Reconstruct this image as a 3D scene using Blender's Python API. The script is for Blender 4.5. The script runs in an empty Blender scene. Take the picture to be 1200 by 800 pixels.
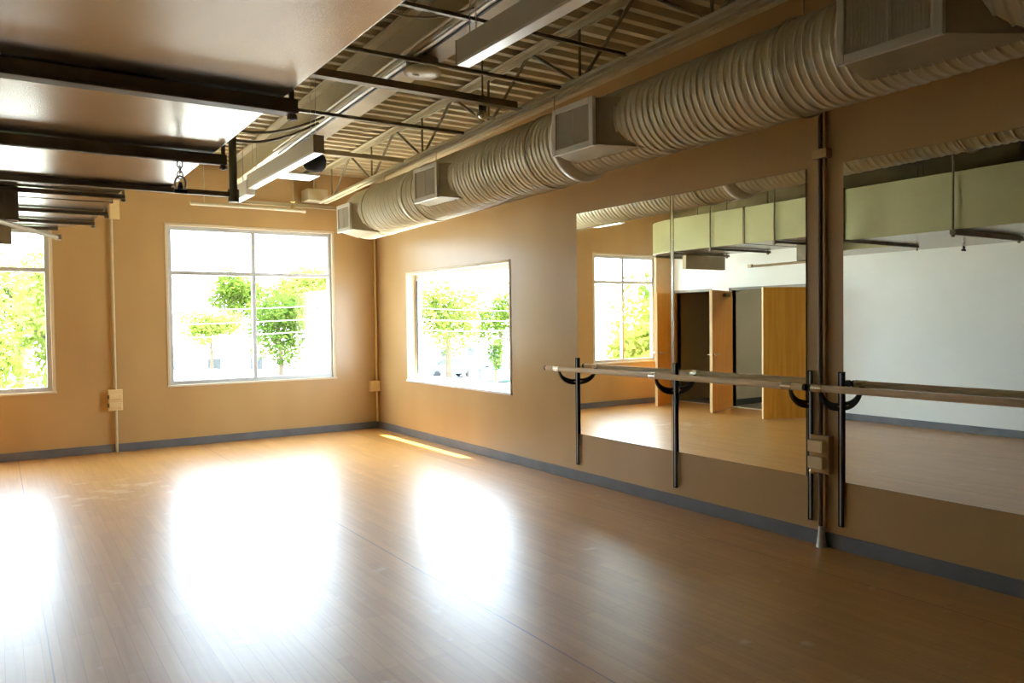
import bpy, math, random
from mathutils import Vector, Matrix, noise
random.seed(7)
SC = bpy.context.scene
COL = SC.collection
PI = math.pi
V = Vector

# ------------------------------------------------------------------ mesh helpers
class MB:
    def __init__(s): s.v = []; s.f = []; s.sm = []
    def add(s, vs, fs, smooth=False):
        n = len(s.v); s.v += [tuple(p) for p in vs]
        for f in fs: s.f.append([i + n for i in f]); s.sm.append(smooth)
        return s
    def box(s, x0, x1, y0, y1, z0, z1):
        x0, x1 = min(x0, x1), max(x0, x1); y0, y1 = min(y0, y1), max(y0, y1); z0, z1 = min(z0, z1), max(z0, z1)
        vs = [(x0,y0,z0),(x1,y0,z0),(x1,y1,z0),(x0,y1,z0),(x0,y0,z1),(x1,y0,z1),(x1,y1,z1),(x0,y1,z1)]
        return s.add(vs, [[0,3,2,1],[4,5,6,7],[0,1,5,4],[1,2,6,5],[2,3,7,6],[3,0,4,7]])
    def hexa(s, b, t):      # b, t: four corners each, same winding (counter-clockwise from above)
        return s.add(list(b) + list(t), [[0,3,2,1],[4,5,6,7],[0,1,5,4],[1,2,6,5],[2,3,7,6],[3,0,4,7]])
    def bar(s, p, q, w, h, up=(0,0,1)):
        p, q = V(p), V(q); d = (q - p).normalized(); u = V(up)
        r = d.cross(u)
        if r.length < 1e-4: r = d.cross(V((1,0,0)))
        r.normalize(); u = r.cross(d)
        c = [(-w/2,-h/2),(w/2,-h/2),(w/2,h/2),(-w/2,h/2)]
        vs = [p + r*a + u*b for a, b in c] + [q + r*a + u*b for a, b in c]
        return s.add(vs, [[0,1,2,3],[7,6,5,4],[0,4,5,1],[1,5,6,2],[2,6,7,3],[3,7,4,0]])
    def angle(s, p, q, w, t=.006, up=(0,0,1), flip=1):     # steel angle: two leaves
        p, q = V(p), V(q); d = (q-p).normalized(); u = V(up); r = d.cross(u).normalized(); u = r.cross(d)
        s.bar(p + r*flip*w/2, q + r*flip*w/2, w, t, up)
        return s.bar(p + u*w/2 + r*flip*t/2, q + u*w/2 + r*flip*t/2, t, w, up)
    def tube(s, pts, r, n=10, cap=True):
        pts = [V(p) for p in pts]; base = len(s.v); rings = []
        t0 = (pts[1]-pts[0]).normalized()
        a = t0.orthogonal().normalized()
        for i, p in enumerate(pts):
            t = (pts[min(i+1, len(pts)-1)] - pts[max(i-1, 0)]).normalized()
            a = (a - t*a.dot(t)).normalized(); b = t.cross(a)
            rr = r[i] if isinstance(r, (list, tuple)) else r
            rings.append([p + (a*math.cos(2*PI*k/n) + b*math.sin(2*PI*k/n))*rr for k in range(n)])
        vs = [p for R_ in rings for p in R_]; fs = []
        for i in range(len(pts)-1):
            for k in range(n):
                k2 = (k+1) % n
                fs.append([i*n+k, i*n+k2, (i+1)*n+k2, (i+1)*n+k])
        s.add(vs, fs, True)
        if cap:
            s.add(rings[0], [list(range(n))[::-1]]); s.add(rings[-1], [list(range(n))])
        return s
    def lathe(s, c, prof, n=32, axis='z'):   # prof: (radius, height) pairs
        c = V(c); vs = []
        for r, h in prof:
            for k in range(n):
                a = 2*PI*k/n; x, y = r*math.cos(a), r*math.sin(a)
                vs.append(c + (V((x,y,h)) if axis == 'z' else V((x,h,y)) if axis == 'y' else V((h,x,y))))
        fs = []
        for i in range(len(prof)-1):
            for k in range(n):
                k2 = (k+1) % n; fs.append([i*n+k, i*n+k2, (i+1)*n+k2, (i+1)*n+k])
        s.add(vs, fs, True)
        m = len(prof)-1
        s.add(vs[:n], [list(range(n))[::-1]]); s.add(vs[m*n:], [list(range(n))])
        return s
    def prism(s, poly, d, off):    # poly: list of 3-D points (planar), extruded by vector off
        n = len(poly); off = V(off)
        vs = [V(p) for p in poly] + [V(p)+off for p in poly]
        fs = [list(range(n))[::-1], [i+n for i in range(n)]] + [[i,(i+1)%n,(i+1)%n+n,i+n] for i in range(n)]
        return s.add(vs, fs)

WL = {}
def _link(name, mb, mat, parent, loc, bevel, fixn=True):
    me = bpy.data.meshes.new(name)
    me.from_pydata([tuple(V(p)-loc) for p in mb.v], [], mb.f)
    me.polygons.foreach_set('use_smooth', mb.sm)
    me.update()
    if fixn:
        import bmesh
        bm = bmesh.new(); bm.from_mesh(me); bmesh.ops.recalc_face_normals(bm, faces=bm.faces); bm.to_mesh(me); bm.free()
    o = bpy.data.objects.new(name, me); COL.objects.link(o)
    for m in (mat if isinstance(mat, (list, tuple)) else [mat]): me.materials.append(m)
    if parent is not None: o.parent = parent
    else: o.location = loc
    WL[o] = loc
    if bevel:
        b = o.modifiers.new('edge', 'BEVEL'); b.width = bevel; b.segments = 2; b.limit_method = 'ANGLE'; b.angle_limit = math.radians(40)
        b.harden_normals = False
    return o
def part(name, mb, mat, parent, bevel=0, label=None, fixn=True):
    o = _link(name, mb, mat, parent, WL[parent], bevel, fixn)
    if label: o['label'] = label
    return o
def tag(o, label=None, cat=None, group=None, kind=None):
    if label: o['label'] = label
    if cat: o['category'] = cat
    if group: o['group'] = group
    if kind: o['kind'] = kind
    return o
def thing(name, loc, label, cat, group=None, kind=None):
    o = bpy.data.objects.new(name, None); COL.objects.link(o); o.location = loc; o.empty_display_size = .1
    WL[o] = V(loc)
    return tag(o, label, cat, group, kind)
def solo(name, mb, mat, label, cat, group=None, kind=None, bevel=0, loc=None, fixn=True):
    if loc is None:
        xs, ys, zs = zip(*mb.v); loc = ((min(xs)+max(xs))/2, (min(ys)+max(ys))/2, min(zs))
    return tag(_link(name, mb, mat, None, V(loc), bevel, fixn), label, cat, group, kind)
def struct(name, mb, mat, label, cat, bevel=0, fixn=True):
    return solo(name, mb, mat, label, cat, None, 'structure', bevel, (0,0,0), fixn)

# ------------------------------------------------------------------ materials
def mat(name, col, rough=.5, metal=0, spec=.5, **kw):
    m = bpy.data.materials.new(name); m.use_nodes = True
    b = m.node_tree.nodes['Principled BSDF']
    b.inputs['Base Color'].default_value = (*col, 1); b.inputs['Roughness'].default_value = rough
    b.inputs['Metallic'].default_value = metal; b.inputs['Specular IOR Level'].default_value = spec
    for k, v in kw.items(): b.inputs[k.replace('_', ' ')].default_value = v
    return m
def nd(m, typ, **kw):
    n = m.node_tree.nodes.new(typ)
    for k, v in kw.items():
        if k in n.inputs.keys(): n.inputs[k].default_value = v
        else: setattr(n, k, v)
    return n
def lk(m, a, b): m.node_tree.links.new(a, b)
def coords(m, scale=(1,1,1)):
    t = nd(m, 'ShaderNodeTexCoord'); mp = nd(m, 'ShaderNodeMapping'); mp.inputs['Scale'].default_value = scale
    lk(m, t.outputs['Object'], mp.inputs['Vector']); return mp.outputs['Vector']
def mottled(m, c1, c2, scale=(1,1,1), detail=4, rough=None, bump=0, nscale=3.0, lo=.35, hi=.65):
    b = m.node_tree.nodes['Principled BSDF']; v = coords(m, scale)
    n = nd(m, 'ShaderNodeTexNoise'); n.inputs['Scale'].default_value = nscale; n.inputs['Detail'].default_value = detail
    lk(m, v, n.inputs['Vector'])
    r = nd(m, 'ShaderNodeValToRGB'); r.color_ramp.elements[0].position = lo; r.color_ramp.elements[1].position = hi
    r.color_ramp.elements[0].color = (*c1, 1); r.color_ramp.elements[1].color = (*c2, 1)
    lk(m, n.outputs['Fac'], r.inputs['Fac']); lk(m, r.outputs['Color'], b.inputs['Base Color'])
    if rough:
        mr = nd(m, 'ShaderNodeMapRange'); mr.inputs['To Min'].default_value = rough[0]; mr.inputs['To Max'].default_value = rough[1]
        lk(m, n.outputs['Fac'], mr.inputs['Value']); lk(m, mr.outputs['Result'], b.inputs['Roughness'])
    if bump:
        bp = nd(m, 'ShaderNodeBump'); bp.inputs['Strength'].default_value = bump; bp.inputs['Distance'].default_value = .01
        lk(m, n.outputs['Fac'], bp.inputs['Height']); lk(m, bp.outputs['Normal'], b.inputs['Normal'])
    return m

TAN = mottled(mat('tan_wall_paint', (.45,.27,.08), .42), (.43,.265,.105), (.52,.335,.138), (1,1,.45), rough=(.27,.34), nscale=1.2, detail=2, lo=.25, hi=.75)
WHITE = mottled(mat('white_wall_paint', (.85,.86,.82), .6), (.84,.86,.81), (.88,.90,.86), nscale=1.2)
GREYWALL = mottled(mat('grey_wall_paint', (.42,.41,.33), .6), (.40,.39,.31), (.45,.43,.35), nscale=1.0)
BASE = mottled(mat('grey_rubber_base', (.13,.135,.14), .45), (.12,.125,.13), (.15,.155,.16), nscale=4)
CREAM = mottled(mat('cream_painted_steel', (.55,.47,.29), .5), (.50,.42,.25), (.58,.50,.32), nscale=5)
OLIVE = mottled(mat('painted_girder_steel', (.46,.40,.24), .5), (.42,.36,.21), (.50,.43,.26), nscale=2)
DECK = mottled(mat('cream_deck_steel', (.52,.43,.25), .5), (.46,.38,.21), (.56,.47,.28), nscale=2)
DARK = mottled(mat('brown_strut_steel', (.15,.115,.06), .5, .1), (.14,.108,.056), (.19,.15,.085), nscale=8)
BRID = mottled(mat('olive_brown_steel', (.18,.14,.07), .5, .2), (.16,.125,.06), (.22,.175,.09), nscale=8)
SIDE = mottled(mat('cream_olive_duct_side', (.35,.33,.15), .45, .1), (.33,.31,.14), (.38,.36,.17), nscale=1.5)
BLACK = mat('black_enamel', (.010,.010,.012), .5)
CHROME = mat('chrome', (.75,.74,.70), .18, 1)
STEEL = mat('pale_steel', (.55,.53,.48), .4, .6)
DUCT = mottled(mat('spiral_duct_paint', (.66,.60,.42), .38, .1), (.62,.56,.38), (.70,.64,.46), nscale=3)
BIGD = mottled(mat('duct_sheet_metal', (.34,.30,.235), .3, .9), (.32,.28,.22), (.37,.325,.26), (3,.6,1), rough=(.19,.28), nscale=2)
GRILLE = mat('grille_enamel', (.62,.58,.48), .45)
LOUVER = mat('louver_grey', (.60,.55,.45), .45)
TAKEOFF = mottled(mat('takeoff_sheet', (.34,.28,.16), .5, .2), (.30,.25,.14), (.38,.31,.18), nscale=4)
ALU = mat('window_aluminium', (.50,.50,.50), .4, .3)
ALUW = mat('window_white_frame', (.75,.76,.76), .4)
TRIMC = mat('cream_window_trim', (.62,.50,.33), .5)
FIXW = mat('fixture_white_enamel', (.72,.68,.56), .4)
FIXG = mat('fixture_grey_end', (.33,.29,.24), .5)
DIFF = mat('fixture_diffuser', (.88,.88,.82), .3)
BARW = mottled(mat('ash_barre_wood', (.72,.54,.33), .3), (.68,.50,.30), (.78,.60,.38), (12,.6,12), nscale=3)
BOXC = mat('outlet_box_paint', (.74,.55,.27), .45)
BRASS = mat('brass', (.65,.48,.22), .3, 1)
DOORM = mottled(mat('orange_maple_veneer', (.70,.31,.035), .35), (.66,.28,.025), (.76,.36,.045), (9,9,.5), nscale=2.5)
DOORE = mat('maple_door_edge', (.75,.52,.24), .45)
MIRR = mat('silvered_mirror', (.91,.94,.88), .004, 1)
MBACK = mat('mirror_edge_glass', (.05,.09,.08), .2)
TEAL = mat('teal_paint', (.008,.12,.105), .5)
GLASSDARK = mat('dark_vehicle_glass', (.03,.035,.04), .1)
OUTW = mottled(mat('white_stucco', (.75,.75,.73), .8), (.70,.70,.68), (.80,.80,.78), nscale=.8)
ORANGE = mat('orange_band_paint', (.55,.28,.12), .6)
GROUND = mottled(mat('pale_concrete', (.55,.54,.50), .9), (.48,.47,.43), (.62,.61,.57), nscale=.25)
BARK = mat('bark', (.09,.065,.04), .9)
WIRE = mat('pale_wire', (.5,.5,.5), .6)

def leafmat(name, c1, c2):
    m = bpy.data.materials.new(name); m.use_nodes = True; nt = m.node_tree
    for n in list(nt.nodes): nt.nodes.remove(n)
    out = nd(m, 'ShaderNodeOutputMaterial'); mix = nd(m, 'ShaderNodeMixShader'); mix.inputs[0].default_value = .45
    d = nd(m, 'ShaderNodeBsdfDiffuse'); t = nd(m, 'ShaderNodeBsdfTranslucent')
    v = coords(m); n = nd(m, 'ShaderNodeTexNoise'); n.inputs['Scale'].default_value = 1.3
    lk(m, v, n.inputs['Vector'])
    r = nd(m, 'ShaderNodeValToRGB'); r.color_ramp.elements[0].position = .35; r.color_ramp.elements[1].position = .65
    r.color_ramp.elements[0].color = (*c1, 1); r.color_ramp.elements[1].color = (*c2, 1)
    lk(m, n.outputs['Fac'], r.inputs['Fac'])
    lk(m, r.outputs['Color'], d.inputs['Color']); lk(m, r.outputs['Color'], t.inputs['Color'])
    lk(m, d.outputs[0], mix.inputs[1]); lk(m, t.outputs[0], mix.inputs[2]); lk(m, mix.outputs[0], out.inputs[0])
    return m
LEAF = [leafmat('leaf_mid_green', (.065,.11,.014), (.14,.19,.035)), leafmat('leaf_pale_green', (.12,.17,.025), (.21,.25,.06)),
        leafmat('leaf_dark_green', (.035,.075,.012), (.09,.13,.025))]

def glassmat():
    m = bpy.data.materials.new('window_glass'); m.use_nodes = True; nt = m.node_tree
    for n in list(nt.nodes): nt.nodes.remove(n)
    out = nd(m, 'ShaderNodeOutputMaterial'); mix = nd(m, 'ShaderNodeMixShader'); mix.inputs[0].default_value = .06
    t = nd(m, 'ShaderNodeBsdfTransparent'); t.inputs['Color'].default_value = (.97,.985,.98,1)
    g = nd(m, 'ShaderNodeBsdfGlossy'); g.inputs['Roughness'].default_value = .02
    lk(m, t.outputs[0], mix.inputs[1]); lk(m, g.outputs[0], mix.inputs[2]); lk(m, mix.outputs[0], out.inputs[0])
    return m
GLASS = glassmat()

def floormat():
    m = mat('amber_strip_vinyl', (.5,.28,.08), .36); b = m.node_tree.nodes['Principled BSDF']
    t = nd(m, 'ShaderNodeTexCoord'); mp = nd(m, 'ShaderNodeMapping'); mp.inputs['Rotation'].default_value = (0,0,PI/2)
    lk(m, t.outputs['Object'], mp.inputs['Vector'])
    br = nd(m, 'ShaderNodeTexBrick'); br.offset = .37; br.offset_frequency = 3; br.squash = 1
    br.inputs['Color1'].default_value = (0,0,0,1); br.inputs['Color2'].default_value = (1,1,1,1); br.inputs['Mortar'].default_value = (.5,.5,.5,1)
    br.inputs['Scale'].default_value = 1; br.inputs['Mortar Size'].default_value = .0012; br.inputs['Brick Width'].default_value = .62
    br.inputs['Row Height'].default_value = .075; br.inputs['Bias'].default_value = 0
    lk(m, mp.outputs['Vector'], br.inputs['Vector'])
    g = nd(m, 'ShaderNodeMapping'); g.inputs['Scale'].default_value = (40,2.2,1); lk(m, t.outputs['Object'], g.inputs['Vector'])
    n = nd(m, 'ShaderNodeTexNoise'); n.inputs['Scale'].default_value = 1; n.inputs['Detail'].default_value = 5; lk(m, g.outputs['Vector'], n.inputs['Vector'])
    n2 = nd(m, 'ShaderNodeTexNoise'); n2.inputs['Scale'].default_value = .5; n2.inputs['Detail'].default_value = 3; lk(m, t.outputs['Object'], n2.inputs['Vector'])
    add = nd(m, 'ShaderNodeMath', operation='MULTIPLY_ADD'); add.inputs[1].default_value = .26; lk(m, br.outputs['Color'], add.inputs[0])
    mul = nd(m, 'ShaderNodeMath', operation='MULTIPLY'); mul.inputs[1].default_value = .62; lk(m, n.outputs['Fac'], mul.inputs[0]); lk(m, mul.outputs[0], add.inputs[2])
    r = nd(m, 'ShaderNodeValToRGB'); e = r.color_ramp.elements
    e[0].position = .12; e[0].color = (.43,.19,.036,1); e[1].position = .85; e[1].color = (.64,.33,.078,1)
    lk(m, add.outputs[0], r.inputs['Fac'])
    # mortar joint lines and long sheet seams
    mj = nd(m, 'ShaderNodeMix', data_type='RGBA'); lk(m, br.outputs['Fac'], mj.inputs['Factor']); lk(m, r.outputs['Color'], mj.inputs['A']); mj.inputs['B'].default_value = (.36,.16,.032,1)
    sx = nd(m, 'ShaderNodeSeparateXYZ'); lk(m, t.outputs['Object'], sx.inputs[0])
    wv = nd(m, 'ShaderNodeMath', operation='PINGPONG'); wv.inputs[1].default_value = .995
    ad = nd(m, 'ShaderNodeMath', operation='ADD'); ad.inputs[1].default_value = 2.48 + 1.99*4; lk(m, sx.outputs['X'], ad.inputs[0]); lk(m, ad.outputs[0], wv.inputs[0])
    lt = nd(m, 'ShaderNodeMath', operation='LESS_THAN'); lt.inputs[1].default_value = .0035; lk(m, wv.outputs[0], lt.inputs[0])
    ms = nd(m, 'ShaderNodeMix', data_type='RGBA'); lk(m, lt.outputs[0], ms.inputs['Factor']); lk(m, mj.outputs['Result'], ms.inputs['A']); ms.inputs['B'].default_value = (.16,.075,.03,1)
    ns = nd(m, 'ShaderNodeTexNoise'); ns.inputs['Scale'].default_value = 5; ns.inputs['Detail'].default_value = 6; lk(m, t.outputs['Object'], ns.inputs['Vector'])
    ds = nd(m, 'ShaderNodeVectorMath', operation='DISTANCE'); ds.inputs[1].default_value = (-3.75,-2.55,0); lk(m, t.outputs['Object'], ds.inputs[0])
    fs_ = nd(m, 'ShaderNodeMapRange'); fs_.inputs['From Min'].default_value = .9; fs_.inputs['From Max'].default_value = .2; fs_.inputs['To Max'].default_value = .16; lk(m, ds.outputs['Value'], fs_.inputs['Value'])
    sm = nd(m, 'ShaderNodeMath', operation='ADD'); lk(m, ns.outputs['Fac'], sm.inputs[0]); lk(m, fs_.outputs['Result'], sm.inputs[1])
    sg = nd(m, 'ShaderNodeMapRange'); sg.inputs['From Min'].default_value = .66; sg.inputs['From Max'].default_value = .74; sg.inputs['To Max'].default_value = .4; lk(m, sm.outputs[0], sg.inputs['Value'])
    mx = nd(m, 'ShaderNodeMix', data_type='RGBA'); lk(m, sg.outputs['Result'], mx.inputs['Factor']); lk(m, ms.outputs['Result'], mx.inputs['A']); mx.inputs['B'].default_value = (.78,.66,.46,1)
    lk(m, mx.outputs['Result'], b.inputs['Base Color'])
    mr = nd(m, 'ShaderNodeMapRange'); mr.inputs['From Min'].default_value = .3; mr.inputs['From Max'].default_value = .7
    mr.inputs['To Min'].default_value = .36; mr.inputs['To Max'].default_value = .44; lk(m, n2.outputs['Fac'], mr.inputs['Value']); lk(m, mr.outputs['Result'], b.inputs['Roughness'])
    bp = nd(m, 'ShaderNodeBump'); bp.inputs['Strength'].default_value = .05; bp.inputs['Distance'].default_value = .002
    lk(m, n.outputs['Fac'], bp.inputs['Height']); lk(m, bp.outputs['Normal'], b.inputs['Normal'])
    b.inputs['Specular IOR Level'].default_value = .62
    b.inputs['Coat Weight'].default_value = .5; b.inputs['Coat Roughness'].default_value = .32; b.inputs['Coat IOR'].default_value = 1.5
    return m
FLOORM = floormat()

# ------------------------------------------------------------------ room shell
W, BACK, TOP, TH = -6.0, -13.6, 4.25, .15
def zdeck(y): return 3.60 - .034*y
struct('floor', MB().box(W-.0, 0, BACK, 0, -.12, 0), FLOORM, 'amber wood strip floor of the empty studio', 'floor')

def wall_holes(axis, at0, at1, u0, u1, z0, z1, holes):
    """a wall slab between at0 and at1 on the axis, spanning u0..u1, with rectangular holes (ua, ub, za, zb)"""
    us = sorted({u0, u1, *[h[0] for h in holes], *[h[1] for h in holes]}); zs = sorted({z0, z1, *[h[2] for h in holes], *[h[3] for h in holes]})
    mb = MB()
    def solid(i, j):
        if i < 0 or j < 0 or i >= len(us)-1 or j >= len(zs)-1: return False
        u, z = (us[i]+us[i+1])/2, (zs[j]+zs[j+1])/2
        return not any(h[0] < u < h[1] and h[2] < z < h[3] for h in holes)
    P = (lambda a, u, z: (u, a, z)) if axis == 'y' else (lambda a, u, z: (a, u, z))
    for i in range(len(us)-1):
        for j in range(len(zs)-1):
            if not solid(i, j): continue
            a, b, c, d = us[i], us[i+1], zs[j], zs[j+1]
            for w in (at0, at1): mb.add([P(w,a,c),P(w,b,c),P(w,b,d),P(w,a,d)], [[0,1,2,3]])
            if not solid(i-1, j): mb.add([P(at0,a,c),P(at1,a,c),P(at1,a,d),P(at0,a,d)], [[0,1,2,3]])
            if not solid(i+1, j): mb.add([P(at0,b,c),P(at1,b,c),P(at1,b,d),P(at0,b,d)], [[0,1,2,3]])
            if not solid(i, j-1): mb.add([P(at0,a,c),P(at1,a,c),P(at1,b,c),P(at0,b,c)], [[0,1,2,3]])
            if not solid(i, j+1): mb.add([P(at0,a,d),P(at1,a,d),P(at1,b,d),P(at0,b,d)], [[0,1,2,3]])
    import bmesh
    me = bpy.data.meshes.new('t'); me.from_pydata(mb.v, [], mb.f); bm = bmesh.new(); bm.from_mesh(me)
    bmesh.ops.remove_doubles(bm, verts=bm.verts, dist=1e-5); bmesh.ops.recalc_face_normals(bm, faces=bm.faces)
    out = MB(); out.add([v.co[:] for v in bm.verts], [[v.index for v in f.verts] for f in bm.faces]); bm.free(); bpy.data.meshes.remove(me)
    return out

WIN1 = (-5.58, -4.085, .765, 2.70)      # left window of the far wall
WIN2 = (-2.84, -.646, .765, 2.82)       # middle window of the far wall
WIN3 = (-3.556, -1.007, .751, 2.196)    # window in the mirror wall (y, y, z, z)
struct('wall_far', wall_holes('y', 0, TH, W-TH, .2, -.12, TOP, [WIN1, WIN2]), TAN, 'tan painted end wall with two windows', 'wall')
struct('wall_right', wall_holes('x', 0, .2, BACK-TH, 0, -.12, TOP, [WIN3]), TAN, 'tan painted wall carrying the mirrors and the barres', 'wall')
DA = (-3.33, -1.40, 0, 2.02); DB = (-.92, -.08, 0, 2.02)
struct('wall_left', wall_holes('x', W-.12, W, BACK-TH, 0, -.12, 3.02, [(DA[0],DA[1],0,DA[3]), (DB[0],DB[1],0,DB[3])]), WHITE, 'white painted wall seen in the mirrors', 'wall')
struct('wall_upper', MB().box(W-.12, W, BACK-TH, 0, 3.02, TOP), mottled(mat('upper_wall_shade_tone', (.16,.13,.055), .7), (.15,.12,.05), (.19,.155,.065), nscale=1.5), 'strip of wall above the ducts, its shade painted in olive', 'wall')  # shade above the ducts is put into this darker wall colour
struct('wall_back', MB().box(W-TH, .2, BACK-TH, BACK, -.12, TOP), TAN, 'tan painted wall behind the camera', 'wall')
# roof deck: corrugated steel with its ribs across the room
mb = MB(); y = .1; pitch = .172; prof = []
while y > BACK - .1:
    for dy, dz in ((0,0),(-.055,0),(-.075,.05),(-.152,.05)): prof.append((y+dy, zdeck(y+dy)+dz))
    y -= pitch
vs = [(x, p[0], p[1]) for p in prof for x in (W-.1, .1)] ; n = len(prof)
mb.add(vs, [[2*i, 2*i+1, 2*i+3, 2*i+2] for i in range(n-1)])
vs2 = [(x, p[0], zdeck(p[0])+.11) for p in (prof[0], prof[-1]) for x in (W-.1, .1)]
mb.add(vs2, [[0,1,3,2]])
struct('ceiling', mb, DECK, 'cream corrugated steel roof deck', 'ceiling', fixn=False)
# baseboards
bt, bh = .012, .1
struct('baseboard_far', MB().box(W+bt, -bt, -bt, 0, 0, bh), BASE, 'grey rubber baseboard along the end wall', 'baseboard', .003)
struct('baseboard_right', MB().box(-bt, 0, BACK, -bt*0, 0, bh), BASE, 'grey rubber baseboard below the mirrors', 'baseboard', .003)
mb = MB(); mb.box(W, W+bt, BACK, DA[0]-.06, 0, bh); mb.box(W, W+bt, DA[1]+.06, DB[0]-.06, 0, bh)
struct('baseboard_left', mb, BASE, 'grey rubber baseboard along the white wall', 'baseboard', .003)
# rooms behind the left wall
HX = -8.6
struct('floor_hallway', MB().box(HX, W, -5.2, 0, -.12, -.002), mat('hall_floor_grey', (.16,.14,.11), .4), 'dark grey hallway floor beyond the double door', 'floor')
mb = MB(); mb.box(HX, W-.12, -1.22, -1.08, 0, 2.7); mb.box(HX-.12, HX, -5.2, -1.1, 0, 2.7); mb.box(HX-.12, W-.12, -5.3, -5.2, 0, 2.7)
struct('wall_hallway', mb, GREYWALL, 'grey hallway wall seen through the double door', 'wall')
mb = MB(); mb.box(-7.5, -7.38, -1.08, 0, 0, 2.7); mb.box(HX-.12, W-.12, 0, .12, -.12, 2.7)
struct('wall_closet', mb, mat('closet_brown', (.30,.21,.09), .6), 'brown closet wall behind the single door', 'wall')
struct('ceiling_hallway', MB().box(HX-.12, W-.12, -5.3, .12, 2.7, 2.8), WHITE, 'white ceiling of the hallway', 'ceiling')
mb = MB(); mb.box(HX, W-.12, -1.235, -1.22, 0, .1); mb.box(HX, HX+.015, -5.2, -1.22, 0, .1)
struct('baseboard_hallway', mb, mat('dark_base', (.03,.035,.035), .5), 'dark baseboard in the hallway', 'baseboard')
t = thing('added_hallway_lamp', (-7.3,-3.2,2.62), 'added unseen round lamp brightening the hallway beyond the double door', 'ceiling light')  # lamp added out of view so the grey hallway wall is lit
part('housing', MB().lathe((-7.3,-3.2,2.66), [(.17,0),(.17,.04)], 24), FIXW, t)
em = mat('added_lamp_glow', (.9,.85,.75), .5, Emission_Color=(1,.9,.72,1), Emission_Strength=40)
part('glowing_lens', MB().lathe((-7.3,-3.2,2.62), [(.05,-.015),(.12,0),(.15,.03),(.16,.04)], 24), em, t)
# door frames
def doorframe(nm, y0, y1, zt, lab):
    mb = MB(); w = .045
    for a in (y0, y1): mb.box(W-.13, W+.012, a-(w if a == y0 else 0), a+(0 if a == y0 else w), 0, zt+w)
    mb.box(W-.13, W+.012, y0-w, y1+w, zt, zt+w)
    struct(nm, mb, mat(nm+'_paint', (.33,.31,.25), .5), lab, 'door frame', .003)
doorframe('trim_1', DA[0], DA[1], DA[3], 'grey steel frame around the double doorway')
doorframe('trim_2', DB[0], DB[1], DB[3], 'grey steel frame around the single doorway')
# doors standing open
def door(nm, hinge, free, lab, closer=False, handle=True):
    h, f = V((*hinge, 0)), V((*free, 0)); d = (f-h); L = d.length; d.normalize(); nrm = V((-d.y, d.x, 0)); th = .045
    def P(u, w, z): return h + d*u + nrm*w + V((0,0,z))
    t = thing(nm, (hinge[0], hinge[1], 0), lab, 'door', None, 'structure')
    def slab(u0, u1, w0, w1, z0, z1):
        return MB().hexa([P(u0,w0,z0),P(u1,w0,z0),P(u1,w1,z0),P(u0,w1,z0)], [P(u0,w0,z1),P(u1,w0,z1),P(u1,w1,z1),P(u0,w1,z1)])
    part('door_panel', slab(.0, L-.012, -th/2, th/2, .012, 2.0), DOORM, t)
    part('door_edge', slab(L-.012, L, -th/2, th/2, .012, 2.0), DOORE, t, label='pale bare edge of the door')
    if handle:
        for s in (1, -1):
            mb = MB(); a = P(L-.07, s*th/2, .95)
            mb.tube([a, a + nrm*s*.012], .026, 16); mb.tube([a, a+nrm*s*.055, a+nrm*s*.06-d*.02, a+nrm*s*.06-d*.12], .009, 10)
            part('lever_handle', mb, CHROME, t)
    for z in (.25, 1.0, 1.75):
        part('hinge', MB().tube([P(.0, th/2+.006, z-.05), P(.0, th/2+.006, z+.05)], .008, 10), CHROME, t)
    if closer:
        mb = slab(.25, .50, -th/2-.05, -th/2, 1.9, 1.96); mb.bar(P(.3,-th/2-.03,1.975), P(.12,-th/2-.16,1.99), .02, .01)
        part('door_closer', mb, DARK, t, .004)
door('door_1', (W+.035, -.11), (-5.02, -.57), 'orange maple door open beside the end wall window', False)
door('door_2', (W+.035, -1.43), (-5.02, -1.83), 'orange maple door leaf with dark closer, far side of double doorway', True)
door('door_3', (W+.035, -3.30), (-5.02, -2.85), 'widest orange maple door leaf, near side of double doorway', False, False)

# ------------------------------------------------------------------ windows
def window_far(nm, win, yg, vm, hm, fm, lab):
    x0, x1, z0, z1 = win; t = thing(nm, ((x0+x1)/2, yg, z0), lab, 'window', None, 'structure'); w, d = .05, .06
    tr = MB(); k = .022
    tr.box(x0-.012, x0+k, -.008, TH, z0, z1); tr.box(x1-k, x1+.012, -.008, TH, z0, z1); tr.box(x0-.012, x1+.012, -.008, TH, z1-k, z1+.012); tr.box(x0-.02, x1+.02, -.02, TH, z0-.012, z0+.014)
    part('window_trim', tr, TRIMC, t, .003)
    a, b, c, e = x0+k, x1-k, z0+.014, z1-k
    fr = MB(); fr.box(a, a+w, yg-d/2, yg+d/2, c, e); fr.box(b-w, b, yg-d/2, yg+d/2, c, e); fr.box(a+w, b-w, yg-d/2, yg+d/2, c, c+w); fr.box(a+w, b-w, yg-d/2, yg+d/2, e-w, e)
    part('window_frame', fr, fm, t, .003)
    part('mullion', MB().box(vm-w/2, vm+w/2, yg-d/2, yg+d/2, c+w, e-w), fm, t, .003)
    for xa, xb in ((a+w, vm-w/2), (vm+w/2, b-w)):
        part('transom_bar', MB().box(xa, xb, yg-d/2, yg+d/2, hm-w/2, hm+w/2), fm, t, .003)
        part('pane', MB().box(xa, xb, yg-.004, yg+.004, c+w, hm-w/2), GLASS, t)
        part('pane', MB().box(xa, xb, yg-.004, yg+.004, hm+w/2, e-w), GLASS, t)
    return t
window_far('window_1', WIN1, .07, -4.80, 2.205, ALU, 'end wall window at the edge of the picture, below the duct')
window_far('window_2', WIN2, .07, -1.745, 2.205, ALU, 'large four pane window in the middle of the end wall')
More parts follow.
